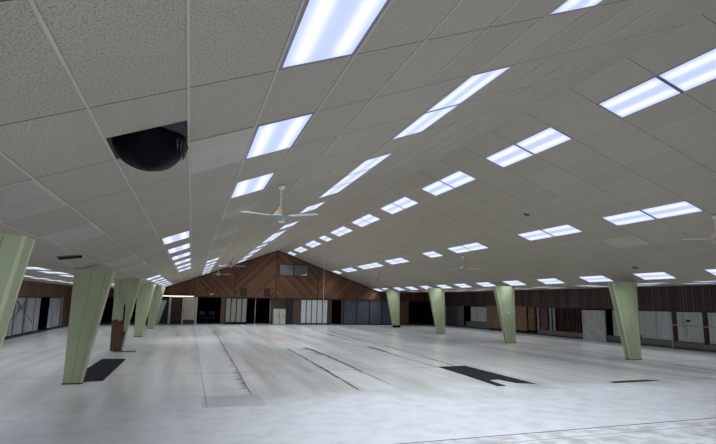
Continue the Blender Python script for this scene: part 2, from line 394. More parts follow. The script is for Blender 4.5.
fl = MB(); fl.box(XL - 1.0, XR_ + 1.2, Y0 - 0.2, 43.0, -0.12, 0.0); FLO = struct(fl.build('floor', FLOOR))
struct(box('wall_front', BEIGE, (XL - 1.0, XR_ + 1.2, Y0 - 0.2, Y0, 0.0, 6.0)))
wf = struct(empty('added_window', (5.5, Y0, 1.35)))  # made-up shop windows, unseen, added to go with the cool lamp
m_ = MB(); m_.box(-11.0, 11.0, .02, .03, -.95, .95); m_.build('window_pane', worn('added_window_glass', srgb(150, 160, 170), .1, .05), wf)
m_ = MB()
for k in range(12): m_.box(-11.0 + 2 * k - .04, -11.0 + 2 * k + .04, .02, .08, -1, 1)
m_.box(-11.04, 11.04, .02, .08, -1.04, -.95); m_.box(-11.04, 11.04, .02, .08, .95, 1.04); m_.build('window_frame', worn('added_window_bars', srgb(90, 92, 94), .4, .1), wf)
struct(box('wall_left', BLACK, (XL - 1.0, XL - 0.9, Y0, YB, 0, 3.0)))  # black backing, its colour stands for the dark behind the bays
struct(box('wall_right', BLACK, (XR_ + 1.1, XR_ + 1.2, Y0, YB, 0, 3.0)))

# right wall: deep grooved fascia over a low grey wall
ft = MB(); ft.box(XR_, XR_ + 0.12, Y0, YB, 1.62, ZWR); struct(ft.build('wall_right_fascia', FASCIA_R))
struct(box('trim_3', TRIMB, (XR_ - 0.02, XR_ + 0.14, Y0, YB, 1.585, 1.625)))
struct(box('wall_right_base', KNEE, (XR_, XR_ + 0.16, Y0, 25.95, 0.0, 0.30)))
struct(box('wall_right_base_far', KNEE, (XR_, XR_ + 0.16, 30.0, 34.3, 0.0, 0.46)))
struct(box('baseboard_right', DARK, (XR_ - 0.05, XR_, Y0, YB, 0.0, 0.06)))
# left wall: brown fascia, green nearer the camera
struct(box('wall_left_fascia', FASCIA_L, (XL - 0.12, XL, 24.9, YB, 1.70, ZWL)))
struct(box('wall_left_green_fascia', GREEN, (XL - 0.12, XL + 0.02, Y0, 24.85, 1.70, ZWL)))
struct(box('baseboard_left', DARK, (XL, XL + 0.05, 23.6, YB, 0.0, 0.05)))

# back wall: gable of slanting brown boards above a row of openings
ZH = 1.95
def gz(x): return min((ZC + (x - XC) * math.tan(AL)) if x < XRG else (ZRG - (x - XRG) * math.tan(AR)), 9)
def gable(name, mat, xa, xb, bulge=0.0):
    pts = [(xa, ZH), (xb, ZH), (xb, gz(xb))] + ([(XRG, ZRG)] if xa < XRG < xb else []) + [(xa, gz(xa))]
    m = MB(); m.prism_y(pts, YB, YB + 0.12); return struct(m.build(name, mat))
gable('wall_back_gable_left_end', GABLE_V, XEL, 0.35)
gable('wall_back_gable_left_inner', GABLE_DN, 0.35, 3.08)
gable('wall_back_gable_left_middle', GABLE_UP, 3.08, 6.06)
gable('wall_back_gable_right_middle', GABLE_DN, 6.06, 9.26)
gable('wall_back_gable_right_end', GABLE_UP, 9.26, XER)
struct(box('wall_back_fascia_right', FASCIA_B, (XER, XR_ + 1.1, YB, YB + 0.12, ZH, ZWR)))
struct(box('wall_back_fascia_left', FASCIA_B, (XL - 0.9, XEL, YB, YB + 0.12, 1.75, ZWL)))
struct(box('trim_4', TRIMB, (XEL, XR_ + 1.0, YB - 0.03, YB + 0.14, ZH - 0.07, ZH)))
for k, x in enumerate((3.08, 6.06, 9.26)):
    m = MB(); m.box(x - 0.035, x + 0.035, YB - 0.025, YB, ZH, gz(x) - 0.03); struct(m.build('trim_%d' % (5 + k), TRIMB))
# slim raking trims under the roof line
for k, (xa, xb) in enumerate(((XEL, XRG), (XRG, XER))):
    m = MB(); m.prism_y([(xa, gz(xa) - 0.10), (xb, gz(xb) - 0.10), (xb, gz(xb)), (xa, gz(xa))], YB - 0.03, YB); struct(m.build('trim_%d' % (8 + k), TRIMB))
# rooms behind the openings, coloured black to stand for their darkness
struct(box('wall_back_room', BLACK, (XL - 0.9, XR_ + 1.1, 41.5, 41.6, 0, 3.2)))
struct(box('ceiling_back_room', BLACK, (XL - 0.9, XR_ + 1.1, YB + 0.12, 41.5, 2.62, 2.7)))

# ------------------------------------------------------------------ ceiling lights
def make_troffer(lit):
    root = empty('ceiling_light' if lit else 'unlit_ceiling_light')
    a, b = T / 2 - 0.012, L / 2 - 0.008
    f = MB(); w = 0.026
    for x0, x1, y0, y1 in ((-a, a, -b, -b + w), (-a, a, b - w, b), (-a, -a + w, -b + w, b - w), (a - w, a, -b + w, b - w)): f.box(x0, x1, y0, y1, -0.003, 0.02)
    f.build('frame', FRAME if lit else TBAR, root)
    h = MB(); h.box(-a, a, -b, b, 0.075, 0.085)
    for x0, x1, y0, y1 in ((-a, a, -b, -b + .01), (-a, a, b - .01, b), (-a, -a + .01, -b, b), (a - .01, a, -b, b)): h.box(x0, x1, y0, y1, 0.02, 0.075)
    h.build('housing', FRAME, root)
    le = MB(); le.box(-a + w, a - w, -b + w, b - w, -0.0035, 0.006); le.build('lens', LENSM if lit else OFF_LENS, root)
    if lit:
        ld = bpy.data.lights.new('lamp', 'AREA'); ld.shape = 'RECTANGLE'; ld.size = 0.5; ld.size_y = 1.1; ld.energy = LAMP_W; ld.color = LAMP_RGB; ld.spread = LAMP_SPREAD
        lo = bpy.data.objects.new('lamp', ld); lo.location = (0, 0, -0.008); COL.objects.link(lo); lo.parent = root
    return root
PROTO = {1: make_troffer(1), 0: make_troffer(0)}
used = {0: False, 1: False}
DIM = {}
def place(lit, center, xdir, normal, label, group, low=False):
    o = copy_tree(PROTO[lit]) if used[lit] else PROTO[lit]
    used[lit] = True
    y = Vector((0, 1, 0)); xdir = Vector(xdir).normalized(); n = Vector(normal).normalized()
    m = Matrix((xdir, y, n)).transposed().to_4x4(); m.translation = center
    o.matrix_world = m
    if low:
        for ch in o.children:
            if ch.type == 'LIGHT':
                if 'd' not in DIM: DIM['d'] = ch.data.copy(); DIM['d'].energy = LAMP_W * 0.6
                ch.data = DIM['d']
    tag(o, label, 'ceiling light', group); return o
nL = (-math.sin(AL), 0, math.cos(AL)); xdL = (math.cos(AL), 0, math.sin(AL))
nR = (math.sin(AR), 0, math.cos(AR)); xdR = (math.cos(AR), 0, -math.sin(AR))
def in_view(c):
    d = Vector(c) - Vector((0, 0, H)); z = d.dot(fw)
    if z < 0.3: return False
    return abs(F_PX * d.dot(r2) / z) < 366 and abs(F_PX * d.dot(u2) / z) < 230
rownameL = {5: 'row just left of the roof ridge', 1: 'middle row of the left slope', -1: 'row passing the black bag', -3: 'lowest row of the left slope'}
rownameR = {0.96: 'row just right of the roof ridge', 6.96: 'middle row of the right slope', 12.96: 'lowest row of the right slope'}
for rows, names, off, P, xd, n in ((LEFT_ROWS, rownameL, 0, Lq, xdL, nL), (RIGHT_ROWS, rownameR, OFF_R, Rp, xdR, nR)):
    for i, r in rows.items():
        cnt = {0: 0, 1: 0}
        for j, lit in r:
            ctr = P(i + 0.5, j + off + 0.5); seen = in_view(ctr) or in_view(P(i + 0.5, j + off + 0.95)); k = cnt[lit]; cnt[lit] += seen
            if not seen and j + off > 12: continue
            state = 'lit' if lit else 'unlit'
            place(lit, ctr, xd, n, ('%s ceiling light, %s from camera in the %s' % (state, ORD[k], names[i])) if seen else 'ceiling light %s the camera in the %s' % ('behind' if j < -2 else ('above' if j < 0 else 'beside'), names[i]), 'ceiling lights in the ' + names[i], 'lowest' in names[i] and j > -1)
for rows, zf, side in ((AISLE_L, La, 'left'), (AISLE_R, Ra, 'right')):
    for q, (x, r) in enumerate(rows.items()):
        nm = ('inner' if q == 0 else 'outer') + ' row over the %s side aisle' % side
        sl = (zf(x + 0.1) - zf(x)) / 0.1
        for k, y in enumerate(r):
            seen = in_view((x, y, zf(x))); kk = sum(in_view((x, y_, zf(x))) for y_ in r[:k])
            place(1, (x, y, zf(x)), (1, 0, sl), (-sl, 0, 1), ('lit ceiling light, %s from camera in the %s' % (ORD[kk], nm)) if seen else 'ceiling light outside the picture, %s in the %s' % (ORD[k], nm), 'ceiling lights in the ' + nm, y > 8)

# ------------------------------------------------------------------ things of the ceiling
bag = MB(); K = 28; R_ = 14
for a in range(R_ + 1):
    ph = math.pi * (0.45 + 0.55 * a / R_)
    for b in range(K):
        th = 2 * math.pi * b / K
        q = 1 + 0.025 * math.sin(5 * th + 2 * ph) * math.sin(ph) + 0.015 * math.sin(11 * th - 3 * ph) * math.sin(ph) ** 2
        bag.v.append((0.282 * q * math.sin(ph) * math.cos(th), 0.29 * q * math.sin(ph) * math.sin(th), 0.25 * q * math.cos(ph)))
for a in range(R_):
    for b in range(K):
        c = (b + 1) % K
        bag.f.append((a * K + b, (a + 1) * K + b, (a + 1) * K + c, a * K + c)); bag.smooth.append(True)
sheet_ = thing('black_plastic_bag', 'black plastic bag bulging down through the missing half tile of the ceiling', 'plastic bag')
bag.f.append(tuple(range(K))); bag.smooth.append(False)
sheet_.location = Lq(-0.5, 0.765, 0.0)
bag.build('bag_body', BLACKP, sheet_)
fold = MB()
for k in range(7):
    th = -0.75 + 0.17 * k
    p0 = Vector((0.285 * math.cos(th), 0.285 * math.sin(th), -0.015)); p1 = Vector((0.272 * math.cos(th + .12), 0.275 * math.sin(th + .12), -0.11))
    fold.tube(p0, p1, 0.014, 0.003, 6)
fold.build('gathered_fold', worn('shiny_black_plastic', (0.02, 0.02, 0.026, 1), 0.25, 0.4, 30.0, spec=0.6), sheet_)
m = MB()   # void above the missing tile
a0, a1, b0, b1 = -1.05, 0.05, 0.45, 1.05
m.hexa([Lq(a0, b0, 0.42), Lq(a1, b0, 0.42), Lq(a1, b1, 0.42), Lq(a0, b1, 0.42)], [Lq(a0, b0, 0.44), Lq(a1, b0, 0.44), Lq(a1, b1, 0.44), Lq(a0, b1, 0.44)])
struct(m.build('ceiling_void', worn('void_grey', srgb(72, 72, 74), 0.9)))
# tiles that were swapped
def panel(name, P, i, j, label, mat, w=1.0, l=1.0, cat='ceiling tile'):
    m = MB(); g = 0.02
    m.hexa([P(i + g, j + g / 2, -0.006), P(i + w - g, j + g / 2, -0.006), P(i + w - g, j + l - g / 2, -0.006), P(i + g, j + l - g / 2, -0.006)],
           [P(i + g, j + g / 2, -0.001), P(i + w - g, j + g / 2, -0.001), P(i + w - g, j + l - g / 2, -0.001), P(i + g, j + l - g / 2, -0.001)])
    return tag(m.build(name, mat), label, cat)
panel('replacement_tile', Lq, 0, 1, 'smooth pale grey replacement tile beside the second light of the left slope', PLAIN_TILE)
panel('replacement_tile', Rp, 8.96, 5.81, 'pale smooth replacement tile on the right slope below the middle row of lights', PLAIN_TILE)
v = thing('air_vent', 'narrow dark slotted air vent in the ceiling above the nearest left columns', 'vent')
V4 = ((-3.37, 4.62), (-3.46, 4.93), (-3.08, 5.46), (-2.98, 5.18))
m = MB(); m.hexa([Lq(i, j, -.012) for i, j in V4], [Lq(i, j, -.001) for i, j in V4]); m.build('vent_frame', FRAME, v)
m = MB()
def vmix(a, b, t): return (a[0] + (b[0] - a[0]) * t, a[1] + (b[1] - a[1]) * t)
for k in range(4):
    e0, e1 = vmix(V4[0], V4[1], .1 + .22 * k), vmix(V4[0], V4[1], .26 + .22 * k); f0, f1 = vmix(V4[3], V4[2], .1 + .22 * k), vmix(V4[3], V4[2], .26 + .22 * k)
    m.hexa([Lq(*vmix(p, q, t), -.02) for p, q, t in ((e0, f0, .05), (e1, f1, .05), (e1, f1, .95), (e0, f0, .95))], [Lq(*vmix(p, q, t), -.012) for p, q, t in ((e0, f0, .05), (e1, f1, .05), (e1, f1, .95), (e0, f0, .95))])
m.build('louvre_blades', BLACK, v)
def grille(P, i, j, n, label):
    g = thing('ceiling_speaker_grille', label, 'ceiling speaker')
    c = P(i, j); N = Vector(n)
    m = MB(); m.tube(c + N * 0.004, c - N * 0.012, 0.115, 0.10, 20); m.build('rim', FRAME, g)
    m = MB(); m.tube(c - N * 0.010, c - N * 0.016, 0.092, 0.085, 20); m.build('mesh_face', DARK, g)
grille(Rp, 5.45, 7.36, nR, 'small round dark ceiling speaker between the upper rows of the right slope')
grille(Rp, 12.3, 7.36, nR, 'small round dark ceiling speaker beside the lowest row of lights on the right')

# ceiling fans
def make_fan():
    r = empty('ceiling_fan')                          # origin at the ceiling
    m = MB(); m.lathe([(0.012, 0.0), (0.065, -0.005), (0.05, -0.06), (0.02, -0.085)]); m.build('canopy', WHITE, r)
    m = MB(); m.tube((0, 0, -0.06), (0, 0, -0.42), 0.013); m.build('down_rod', WHITE, r)
    m = MB(); m.lathe([(0.02, -0.36), (0.045, -0.385), (0.06, -0.43), (0.10, -0.47), (0.115, -0.49), (0.10, -0.50)]); m.build('motor_housing', TAN, r)
    m = MB(); m.lathe([(0.10, -0.50), (0.135, -0.51), (0.135, -0.545), (0.09, -0.555), (0.075, -0.60), (0.03, -0.61)]); m.build('hub', GREYM, r)
    for k in range(3):
        a = math.radians(198 + 120 * k); ca, sa = math.cos(a), math.sin(a)
        def q(u, w, z): return (u * ca - w * sa, u * sa + w * ca, z)
        m = MB(); m.hexa([q(0.1, -.02, -.535), q(0.22, -.02, -.535), q(0.22, .02, -.535), q(0.1, .02, -.535)], [q(0.1, -.02, -.525), q(0.22, -.02, -.525), q(0.22, .02, -.525), q(0.1, .02, -.525)])
        bl = MB(); bl.hexa([q(0.2, -.045, -.534), q(0.70, -.055, -.534), q(0.70, .055, -.540), q(0.2, .045, -.540)], [q(0.2, -.045, -.527), q(0.70, -.055, -.527), q(0.70, .055, -.533), q(0.2, .045, -.533)])
        b = bl.build('blade', WHITE, r); m.build('blade_bracket', GREYM, b)
    return r
FAN = make_fan()
fans = [(1.36, 8.36, 0, 'white three-blade ceiling fan with a tan motor, nearest on the left slope'), (1.62, 22.9, 50, 'white ceiling fan hanging midway down the left slope near the far ridge lights'),
        (1.45, 29.6, 20, 'far white ceiling fan hanging in front of the gable boards on the left'), (10.95, 7.98, 75, 'white ceiling fan cut by the right edge of the picture'),
        (10.97, 19.0, 35, 'white ceiling fan hanging over the hall behind the second right column'), (11.15, 30.1, 10, 'farthest white ceiling fan on the right slope near the blue-grey panels')]
for k, (x, y, a, lab) in enumerate(fans):
    o = FAN if k == 0 else copy_tree(FAN)
    o.location = (x, y, gz(x) - 0.004); o.rotation_euler = (0, 0, math.radians(a)); tag(o, lab, 'ceiling fan', 'ceiling fans')
c = MB(); c.tube((7.6, 29.6, gz(7.6)), (7.62, 29.6, 0.02), 0.012, k=6); tag(c.build('hanging_cord', CREAM), 'thin pale cord hanging straight from the roof to the floor before the gable', 'cord')  # a thin cord running from the slope down to the floor

# ------------------------------------------------------------------ tapered columns
def column(name, outer, inner_b, inner_t, yf, ztop, label, depth=0.2, side=1, outer_t=None):
    """side=1: leaning edge faces +X; the outer edge stands upright"""
    ot = outer if outer_t is None else outer_t
    c = thing(name, label, 'column', ((outer + inner_b) / 2, yf + depth / 2, 0), 'tapered green columns')
    ox, oy = c.location[0], c.location[1]
    def X(x): return x - ox
    Yf, Yk = yf - oy, yf + depth - oy
    def pr(m, pts, y0, y1):
        if side < 0: pts = pts[::-1]
        m.prism_y([(X(a), b) for a, b in pts], y0, y1)
    w = 0.028 * side
    m = MB(); pr(m, [(outer, 0.0), (inner_b, 0.0), (inner_t, ztop), (ot, ztop)], Yf, Yk); m.build('shaft', GREEN, c)
    m = MB(); pr(m, [(inner_b - w * .4, 0.02), (inner_b + w * .35, 0.02), (inner_t + w * .35, ztop), (inner_t - w * .4, ztop)], Yf - 0.008, Yf + 0.03)
    pr(m, [(inner_b - w * .4, 0.02), (inner_b + w * .35, 0.02), (inner_t + w * .35, ztop), (inner_t - w * .4, ztop)], Yk - 0.03, Yk + 0.008); m.build('edge_trim', GREEN_L, c)
    m = MB()
    for f in (0.45, 0.82):
        xb, xt = outer + (inner_b - outer) * f, ot + (inner_t - ot) * f
        pr(m, [(xb - .004 * side, 0.02), (xb + .004 * side, 0.02), (xt + .004 * side, ztop - .01), (xt - .004 * side, ztop - .01)], Yf - 0.002, Yf + 0.004)
    m.build('board_seam', GREEN_D, c)
    m = MB(); pr(m, [(outer - .012 * side, 0), (inner_b + .02 * side, 0), (inner_b + .02 * side, .02), (outer - .012 * side, .02)], Yf - .012, Yk + .012); m.build('base_plate', TRIMB, c)
    return c, Yf, Yk, X
S = 6.80451
YL = 11.65; XOL = -2.30
column('tapered_column', -2.05, -1.66, -1.30, 4.68, 2.19, 'pale green tapered column cut off by the left edge, nearest the camera', 0.26, outer_t=-2.12)
column('tapered_column', XOL + .02, -1.95, -1.55, YL, 2.29, 'pale green tapered column with the black floor patch at its foot, left side', 0.16)
c2, Yf, Yk, X = column('tapered_column', -2.31, -2.0, -1.60, YL + S, 2.37, 'tapered column with torn green cladding and bare brown wood below, left side', 0.16)
m = MB(); m.prism_y([(X(-2.345), 0.02), (X(-2.03), 0.02), (X(-1.93), 0.62), (X(-2.01), 0.66), (X(-2.02), 1.02), (X(-2.36), 1.02)], Yf - 0.03, Yf); m.build('bare_wood', WOODB, c2)
m = MB(); m.prism_y([(X(-2.365), 0.98), (X(-2.20), 1.03), (X(-2.14), 0.97), (X(-2.05), 1.0), (X(-2.05), 1.52), (X(-2.11), 1.56), (X(-2.12), 1.72), (X(-2.23), 1.70), (X(-2.2), 2.36), (X(-2.40), 2.36), (X(-2.36), 1.6)], Yf - 0.05, Yf - 0.012); m.build('torn_cladding', GREEN, c2)
m = MB(); m.prism_y([(X(-2.04), 0.6), (X(-2.0), 0.6), (X(-2.0), 1.5), (X(-2.04), 1.5)], Yf - 0.012, Yf - .001); m.build('split_gap', BLACK, c2)
m = MB(); m.box(X(-2.2), X(-1.55), Yf - .3, Yf - .02, 0.0, 0.012); m.build('fallen_strip', TRIMB, c2)
column('tapered_column', -2.29, -1.97, -1.54, YL + 2 * S, 2.395, 'pale green tapered column behind the torn column, third standing on the left', 0.16)
column('tapered_column', -2.22, -1.88, -1.42, YL + 3 * S, 2.43, 'farthest green tapered column on the left, by the leaning white board', 0.16)
YR = 13.30
rl = ['pale green tapered column nearest on the right, in front of the grey sheets', 'pale green tapered column on the right with a small white switch on its face',
      'pale green tapered column standing before the dark corner opening on the right', 'farthest green tapered column on the right, before the blue-grey panels']
for k in range(4):
    cR, Yf, Yk, X = column('tapered_column', 14.30, 13.84, 13.29, YR + k * S, (2.54, 2.56, 2.62, 2.68)[k], rl[k], 0.2, side=-1)
    if k == 1:
        m = MB(); m.box(X(13.93), X(14.0), Yf - .012, Yf, 1.33, 1.43); m.build('wall_switch', WHITE, cR, 0.003)
    if k == 0:
        m = MB(); m.tube((X(14.335), Yf + .03, 2.5), (X(14.335), Yf + .03, 0.75), 0.012, k=8); m.box(X(14.30), X(14.37), Yf - .01, Yf + .06, 0.68, 0.8); m.build('conduit', DARK, cR)
    if k == 3:
        m = MB(); m.box(X(13.80), X(14.34), Yf - .03, Yf, 0, 0.16); m.build('black_skirting', BLACK, cR)

# ------------------------------------------------------------------ right wall bays (things standing in or before the wall)
def slab(name, label, cat, mat, x0, x1, y0, y1, z0, z1, parts=(), bev=0.0):
    r = thing(name, label, cat, ((x0 + x1) / 2, (y0 + y1) / 2, z0)); ox, oy, oz = r.location
    def add(n, mt, d): m = MB(); m.box(d[0] - ox, d[1] - ox, d[2] - oy, d[3] - oy, d[4] - oz, d[5] - oz); return m.build(n, mt, r, bev)
    add('panel', mat, (x0, x1, y0, y1, z0, z1))
    for n, mt, d in parts: add(n, mt, d)
    return r
XW = XR_ + 0.05
def curtain(label, ya, yb, z0, z1, mat, x=XW, amp=0.03, per=0.35, cat='sheet panel', name='grey_sheet_panel', sag=0.0, parts=()):
    r = thing(name, label, cat, (x, (ya + yb) / 2, z0)); n = max(8, int((yb - ya) / per * 8)); m = MB()
    def P(k, z, d): 
        y = ya + (yb - ya) * k / n - (ya + yb) / 2
        return (amp * math.sin(2 * math.pi * y / per) + d, y, z - z0)
    for d, flip in ((0, 0), (0.012, 1)):
        for k in range(n):
            q = [P(k, z0, d), P(k + 1, z0, d), P(k + 1, z1, d), P(k, z1, d)]
            m.poly(q[::-1] if not flip else q, True)
    m.build('sheet', mat, r)
    m = MB(); m.box(-0.03, 0.05, ya - (ya + yb) / 2, yb - (ya + yb) / 2, z1 - z0 - 0.04, z1 - z0); m.build('top_rail', DARK, r)
    m = MB(); m.box(-0.03, 0.05, ya - (ya + yb) / 2, yb - (ya + yb) / 2, 0, 0.035); m.build('bottom_rail', BLACK, r)
    for nme, mt, d in parts:
        m = MB(); m.box(d[0] - x, d[1] - x, d[2] - (ya + yb) / 2, d[3] - (ya + yb) / 2, d[4] - z0, d[5] - z0); m.build(nme, mt, r)
    return r
curtain('grey ribbed sheet cut by the right edge, beyond the last brown post', 8.0, 15.30, 0.28, 1.585, SHEET_R)
curtain('grey ribbed sheet with a dark smudge between the two brown posts, right wall', 15.50, 16.66, 0.28, 1.585, SHEET_R, parts=[('dark_patch', DARK, (XW - .045, XW - .03, 16.05, 16.22, 1.13, 1.23))])
curtain('long grey ribbed sheet behind the nearest right column', 16.90, 20.18, 0.28, 1.585, SHEET_R)
for y0, y1, lab in ((15.32, 15.48, 'brown upright post nearest the right edge, between two grey sheets'), (16.68, 16.88, 'dark brown upright post at the end of the white handrail')):
    slab('wall_post', lab, 'post', TRIMB, XR_, XR_ + .1, y0, y1, 0.24 if y0 < 16 else 0.28, 1.585)
hr = thing('hand_rail', 'thin white handrail with one upright post in front of the grey sheets', 'handrail', (19.2, 16.35, 0))
m = MB(); m.tube((0.1, 0, 0), (0.1, 0, 1.0), 0.022); m.build('upright', STEEL, hr)
m = MB(); m.tube((0.1, -7.0, 1.0), (0.1, 0.0, 1.0), 0.02); m.build('rail', STEEL, hr)
m = MB(); m.lathe([(0.06, 0.0), (0.06, 0.012), (0.03, 0.02)], (0.1, 0, 0)); m.build('foot_plate', STEEL, hr)
slab('leaning_board', 'square whitish board standing on the floor against the right wall', 'board', BOARDW, XR_ - .12, XR_ - .06, 20.55, 22.1, 0.0, 1.52, [('edge_strip', PALE, (XR_ - .125, XR_ - .055, 20.53, 20.57, 0, 1.53)), ('bottom_block', DARK, (XR_ - .12, XR_ - .06, 20.9, 21.1, 0, 0.01))])
# stud bay: bare dark red studs, pale strips, pink cloth
sb = thing('stud_frame', 'open frame of dark red studs in the right wall between cloth and white board', 'wall frame', (XR_ + .1, 23.2, 0.3))
for k, y in enumerate((22.25, 22.5, 22.72, 22.95, 23.2, 23.42, 23.66, 23.9, 24.15)):
    m = MB(); m.box(-.05, .05, y - 23.2 - .045, y - 23.2 + .045, 0, 1.285); m.build('stud', STUD if k % 3 else TRIMB, sb)
m = MB()
for z in (0.0, 0.62, 1.22): m.box(.05, .09, -1.0, 1.0, z, z + .09)
m.build('cross_rail', STUD, sb)
m = MB(); m.box(.09, .12, -1.02, 1.02, 0, 1.285); m.build('backing_board', worn('dark_red_backing', srgb(66, 40, 40), .8, .45, 5), sb)
for y, lab in ((24.4, 'pale grey upright strip next to the dark red studs'), (24.72, 'pale grey upright strip next to the pink cloth'), (25.82, 'pale grey upright strip between pink cloth and ochre post')):
    slab('pale_batten', lab, 'batten', PALE, XR_ + .02, XR_ + .07, y, y + .17, 0.3, 1.585)
curtain('faded pink cloth hanging in the right wall beside the ochre post', 25.0, 25.75, 0.3, 1.585, PINK, amp=.05, per=.3, cat='cloth', name='hanging_cloth')
slab('wall_post', 'ochre wooden post beside the chipboard sheet on the right wall', 'post', OCHRE, XR_ - .02, XR_ + .1, 26.2, 26.78, 0.2, 1.585)
slab('chipboard_sheet', 'large brown chipboard sheet standing behind the second right column', 'board', PLY, XR_ - .10, XR_ - .04, 26.85, 31.3, 0.16, 1.66, [('support_block', DARK, (XR_ - .10, XR_ - .04, 27.2, 27.4, 0, 0.16)), ('second_support_block', DARK, (XR_ - .10, XR_ - .04, 30.6, 30.8, 0, 0.16))])
curtain('dull grey sheet between chipboard and black gap, far right wall', 31.35, 33.7, 0.46, 1.585, SHEET_R, parts=())
slab('door_leaf', 'pale grey narrow door leaf standing open by the black gap, far right', 'door', worn('grey_door_paint', srgb(112, 116, 120), .5, .1), XR_ - .02, XR_ + .04, 34.65, 35.5, 0.02, 1.585, [('handle', STEEL, (XR_ - .05, XR_ - .02, 34.75, 34.8, .85, .95))])
curtain('dark grey sheet in the far corner of the right wall', 35.55, 37.4, 0.1, 1.585, worn('dark_sheet', srgb(88, 92, 96), .5, .15), parts=())

# ------------------------------------------------------------------ left wall bays
XV = XL - 0.05
curtain('grey plastic sheet with dark crossed braces, nearer one on the left wall', 23.6, 26.2, 0.06, 1.69, SHEET_L, x=XV, amp=.02, per=.5,
        parts=[('pale_batten', PALE, (XV + .03, XV + .05, 24.85, 24.91, .06, 1.66))])
curtain('grey plastic sheet between the pale batten and the black gap, left wall', 26.3, 28.6, 0.06, 1.69, SHEET_L, x=XV, amp=.02, per=.5,
        parts=[('pale_batten', PALE, (XV + .03, XV + .05, 26.3, 26.38, .06, 1.66)), ('second_pale_batten', PALE, (XV + .03, XV + .05, 27.75, 27.8, .06, 1.66))])
br = thing('cross_brace', 'thin dark crossed braces over the grey sheets of the left wall', 'brace', (XV + .07, 25.9, 0.4))
for a, b in (((0, -2.1, 0.1), (0, .35, 1.1)), ((0, -1.0, 1.1), (0, 1.5, 0.1))):
    m = MB(); m.tube(a, b, .012, k=6); m.build('brace_rod', DARK, br)
curtain('narrow grey sheet beyond the black gap of the left wall', 30.3, 32.95, 0.06, 1.69, SHEET_L, x=XV, amp=.02, per=.5,
        parts=[('pale_batten', PALE, (XV + .03, XV + .05, 31.2, 31.3, .06, 1.66))])
slab('brown_panel', 'brown boarded panel at the far end of the left wall, beside the nearest full column', 'wall panel', worn('brown_side_board', srgb(92, 58, 42), .6, .25, 3, stretch=(1, 5, .4)), XL - .08, XL, 33.1, 36.0, 0.0, 1.70, [('edge_post', PALE, (XL - .02, XL + .02, 33.0, 33.1, 0, 1.7))])

# ------------------------------------------------------------------ back wall: doors, folding panels, posts
YP = YB + 0.04
def bpost(x0, x1, mat, lab, z1=ZH - .07, y=YB): slab('wall_post', lab, 'post', mat, x0, x1, y, y + .1, 0, z1)
def folding(xa, xb, n, z0, z1, mat, label, lead=DARK, group=None, y=YP):
    r = thing('folding_partition', label, 'folding partition', ((xa + xb) / 2, y, 0)); w = (xb - xa) / n; ox = (xa + xb) / 2
    for k in range(n):
        m = MB(); m.box(xa + k * w + .035 - ox, xa + (k + 1) * w - .035 - ox, 0, .04, z0, z1); m.build('leaf', mat, r, .004)
    m = MB(); m.box(xa - ox, xb - ox, -.02, .06, z1, z1 + .06); m.build('top_track', lead, r)
    m = MB(); m.box(xa - ox, xb - ox, .045, .07, z0, z1); m.build('backing', BLACK, r)
    m = MB(); m.box(xa - ox, xb - ox, -.01, .05, 0, z0); m.build('bottom_track', BLACK, r)
    return r
wb = thing('leaning_board', 'tall white board leaning beside the farthest left column', 'board', (-2.05, YB - .35, 0))
m = MB(); m.prism_y([(-.30, 0), (.14, 0), (.58, 1.62), (.20, 1.62)], 0, .03); m.build('panel', WHITEP, wb)
m = MB(); m.box(-.5, .15, -.03, .06, 0, .03); m.build('foot_strip', DARK, wb)
slab('wall_panel', 'dark grey panel left of the cream door frame on the back wall', 'wall panel', DARK, -1.95, -1.4, YP + .3, YP + .36, 0, 1.8)
st = thing('strip_light', 'long warm strip light over the doorway at the left end of the back wall', 'strip light', (-.6, YB - .12, 1.93))
m = MB(); m.box(-1.35, .95, -.02, .06, 0, .05); m.build('housing', CREAM, st)
m = MB(); m.tube((-1.25, -.03, -.012), (.85, -.03, -.012), .022, k=10); m.build('tube', WARM, st)
dr = thing('doorway_frame', 'cream framed doorway with a dark brown door under the strip light', 'door', (-.85, YB, 0))
m = MB(); m.box(-.5, -.34, 0, .1, 0, 1.85); m.build('jamb', CREAM, dr)
m = MB(); m.box(.40, .50, 0, .1, 0, 1.85); m.build('jamb', CREAM, dr)
m = MB(); m.box(-.5, .5, 0, .1, 1.82, 1.88); m.build('head', CREAM, dr)
m = MB(); m.box(-.34, .40, .05, .09, .04, 1.82); lf = m.build('door_leaf', worn('dark_door', srgb(50, 34, 30), .6, .25), dr)
m = MB()
for z in (.25, .8, 1.3): m.box(-.26, .32, .04, .05, z, z + .38)
m.build('inset_panel', worn('dark_door_inset', srgb(66, 48, 42), .6, .25), lf)
slab('beige_panel', 'plain beige wall panel between the dark door and the cream post', 'wall panel', CREAM, -.34, .40, YP, YP + .05, 0.3, 1.86, [('dark_kick', DARK, (-.34, .40, YP - .01, YP + .05, 0, .3))])
bpost(.42, .56, CREAM, 'cream post left of the wide black opening of the back wall')
bpost(2.18, 2.46, TRIMR, 'brown post right of the wide black opening of the back wall')
folding(2.5, 4.02, 4, .16, 1.84, BEIGE, 'beige folding partition under the first dark wall grille')
for x, lab in ((4.62, 'thin pale pole standing in the dark opening under the grilles'), (5.70, 'thin pale pole at the right side of the dark opening under the grilles')):
    m = MB(); m.tube((0, 0, 0.01), (0, 0, 1.86), .022, k=8); p_ = thing('thin_pole', lab, 'pole', (x, YB + .05, 0)); m.build('shaft', STEEL, p_)
    m = MB(); m.lathe([(.07, 0), (.07, .015), (.03, .03)]); m.build('foot', STEEL, p_)
slab('brown_panel', 'dim brown wall panel above the two white lockers', 'wall panel', worn('dim_panel', srgb(92, 78, 64), .7, .15), 5.74, 7.0, YP + .35, YP + .4, 0, 1.88)
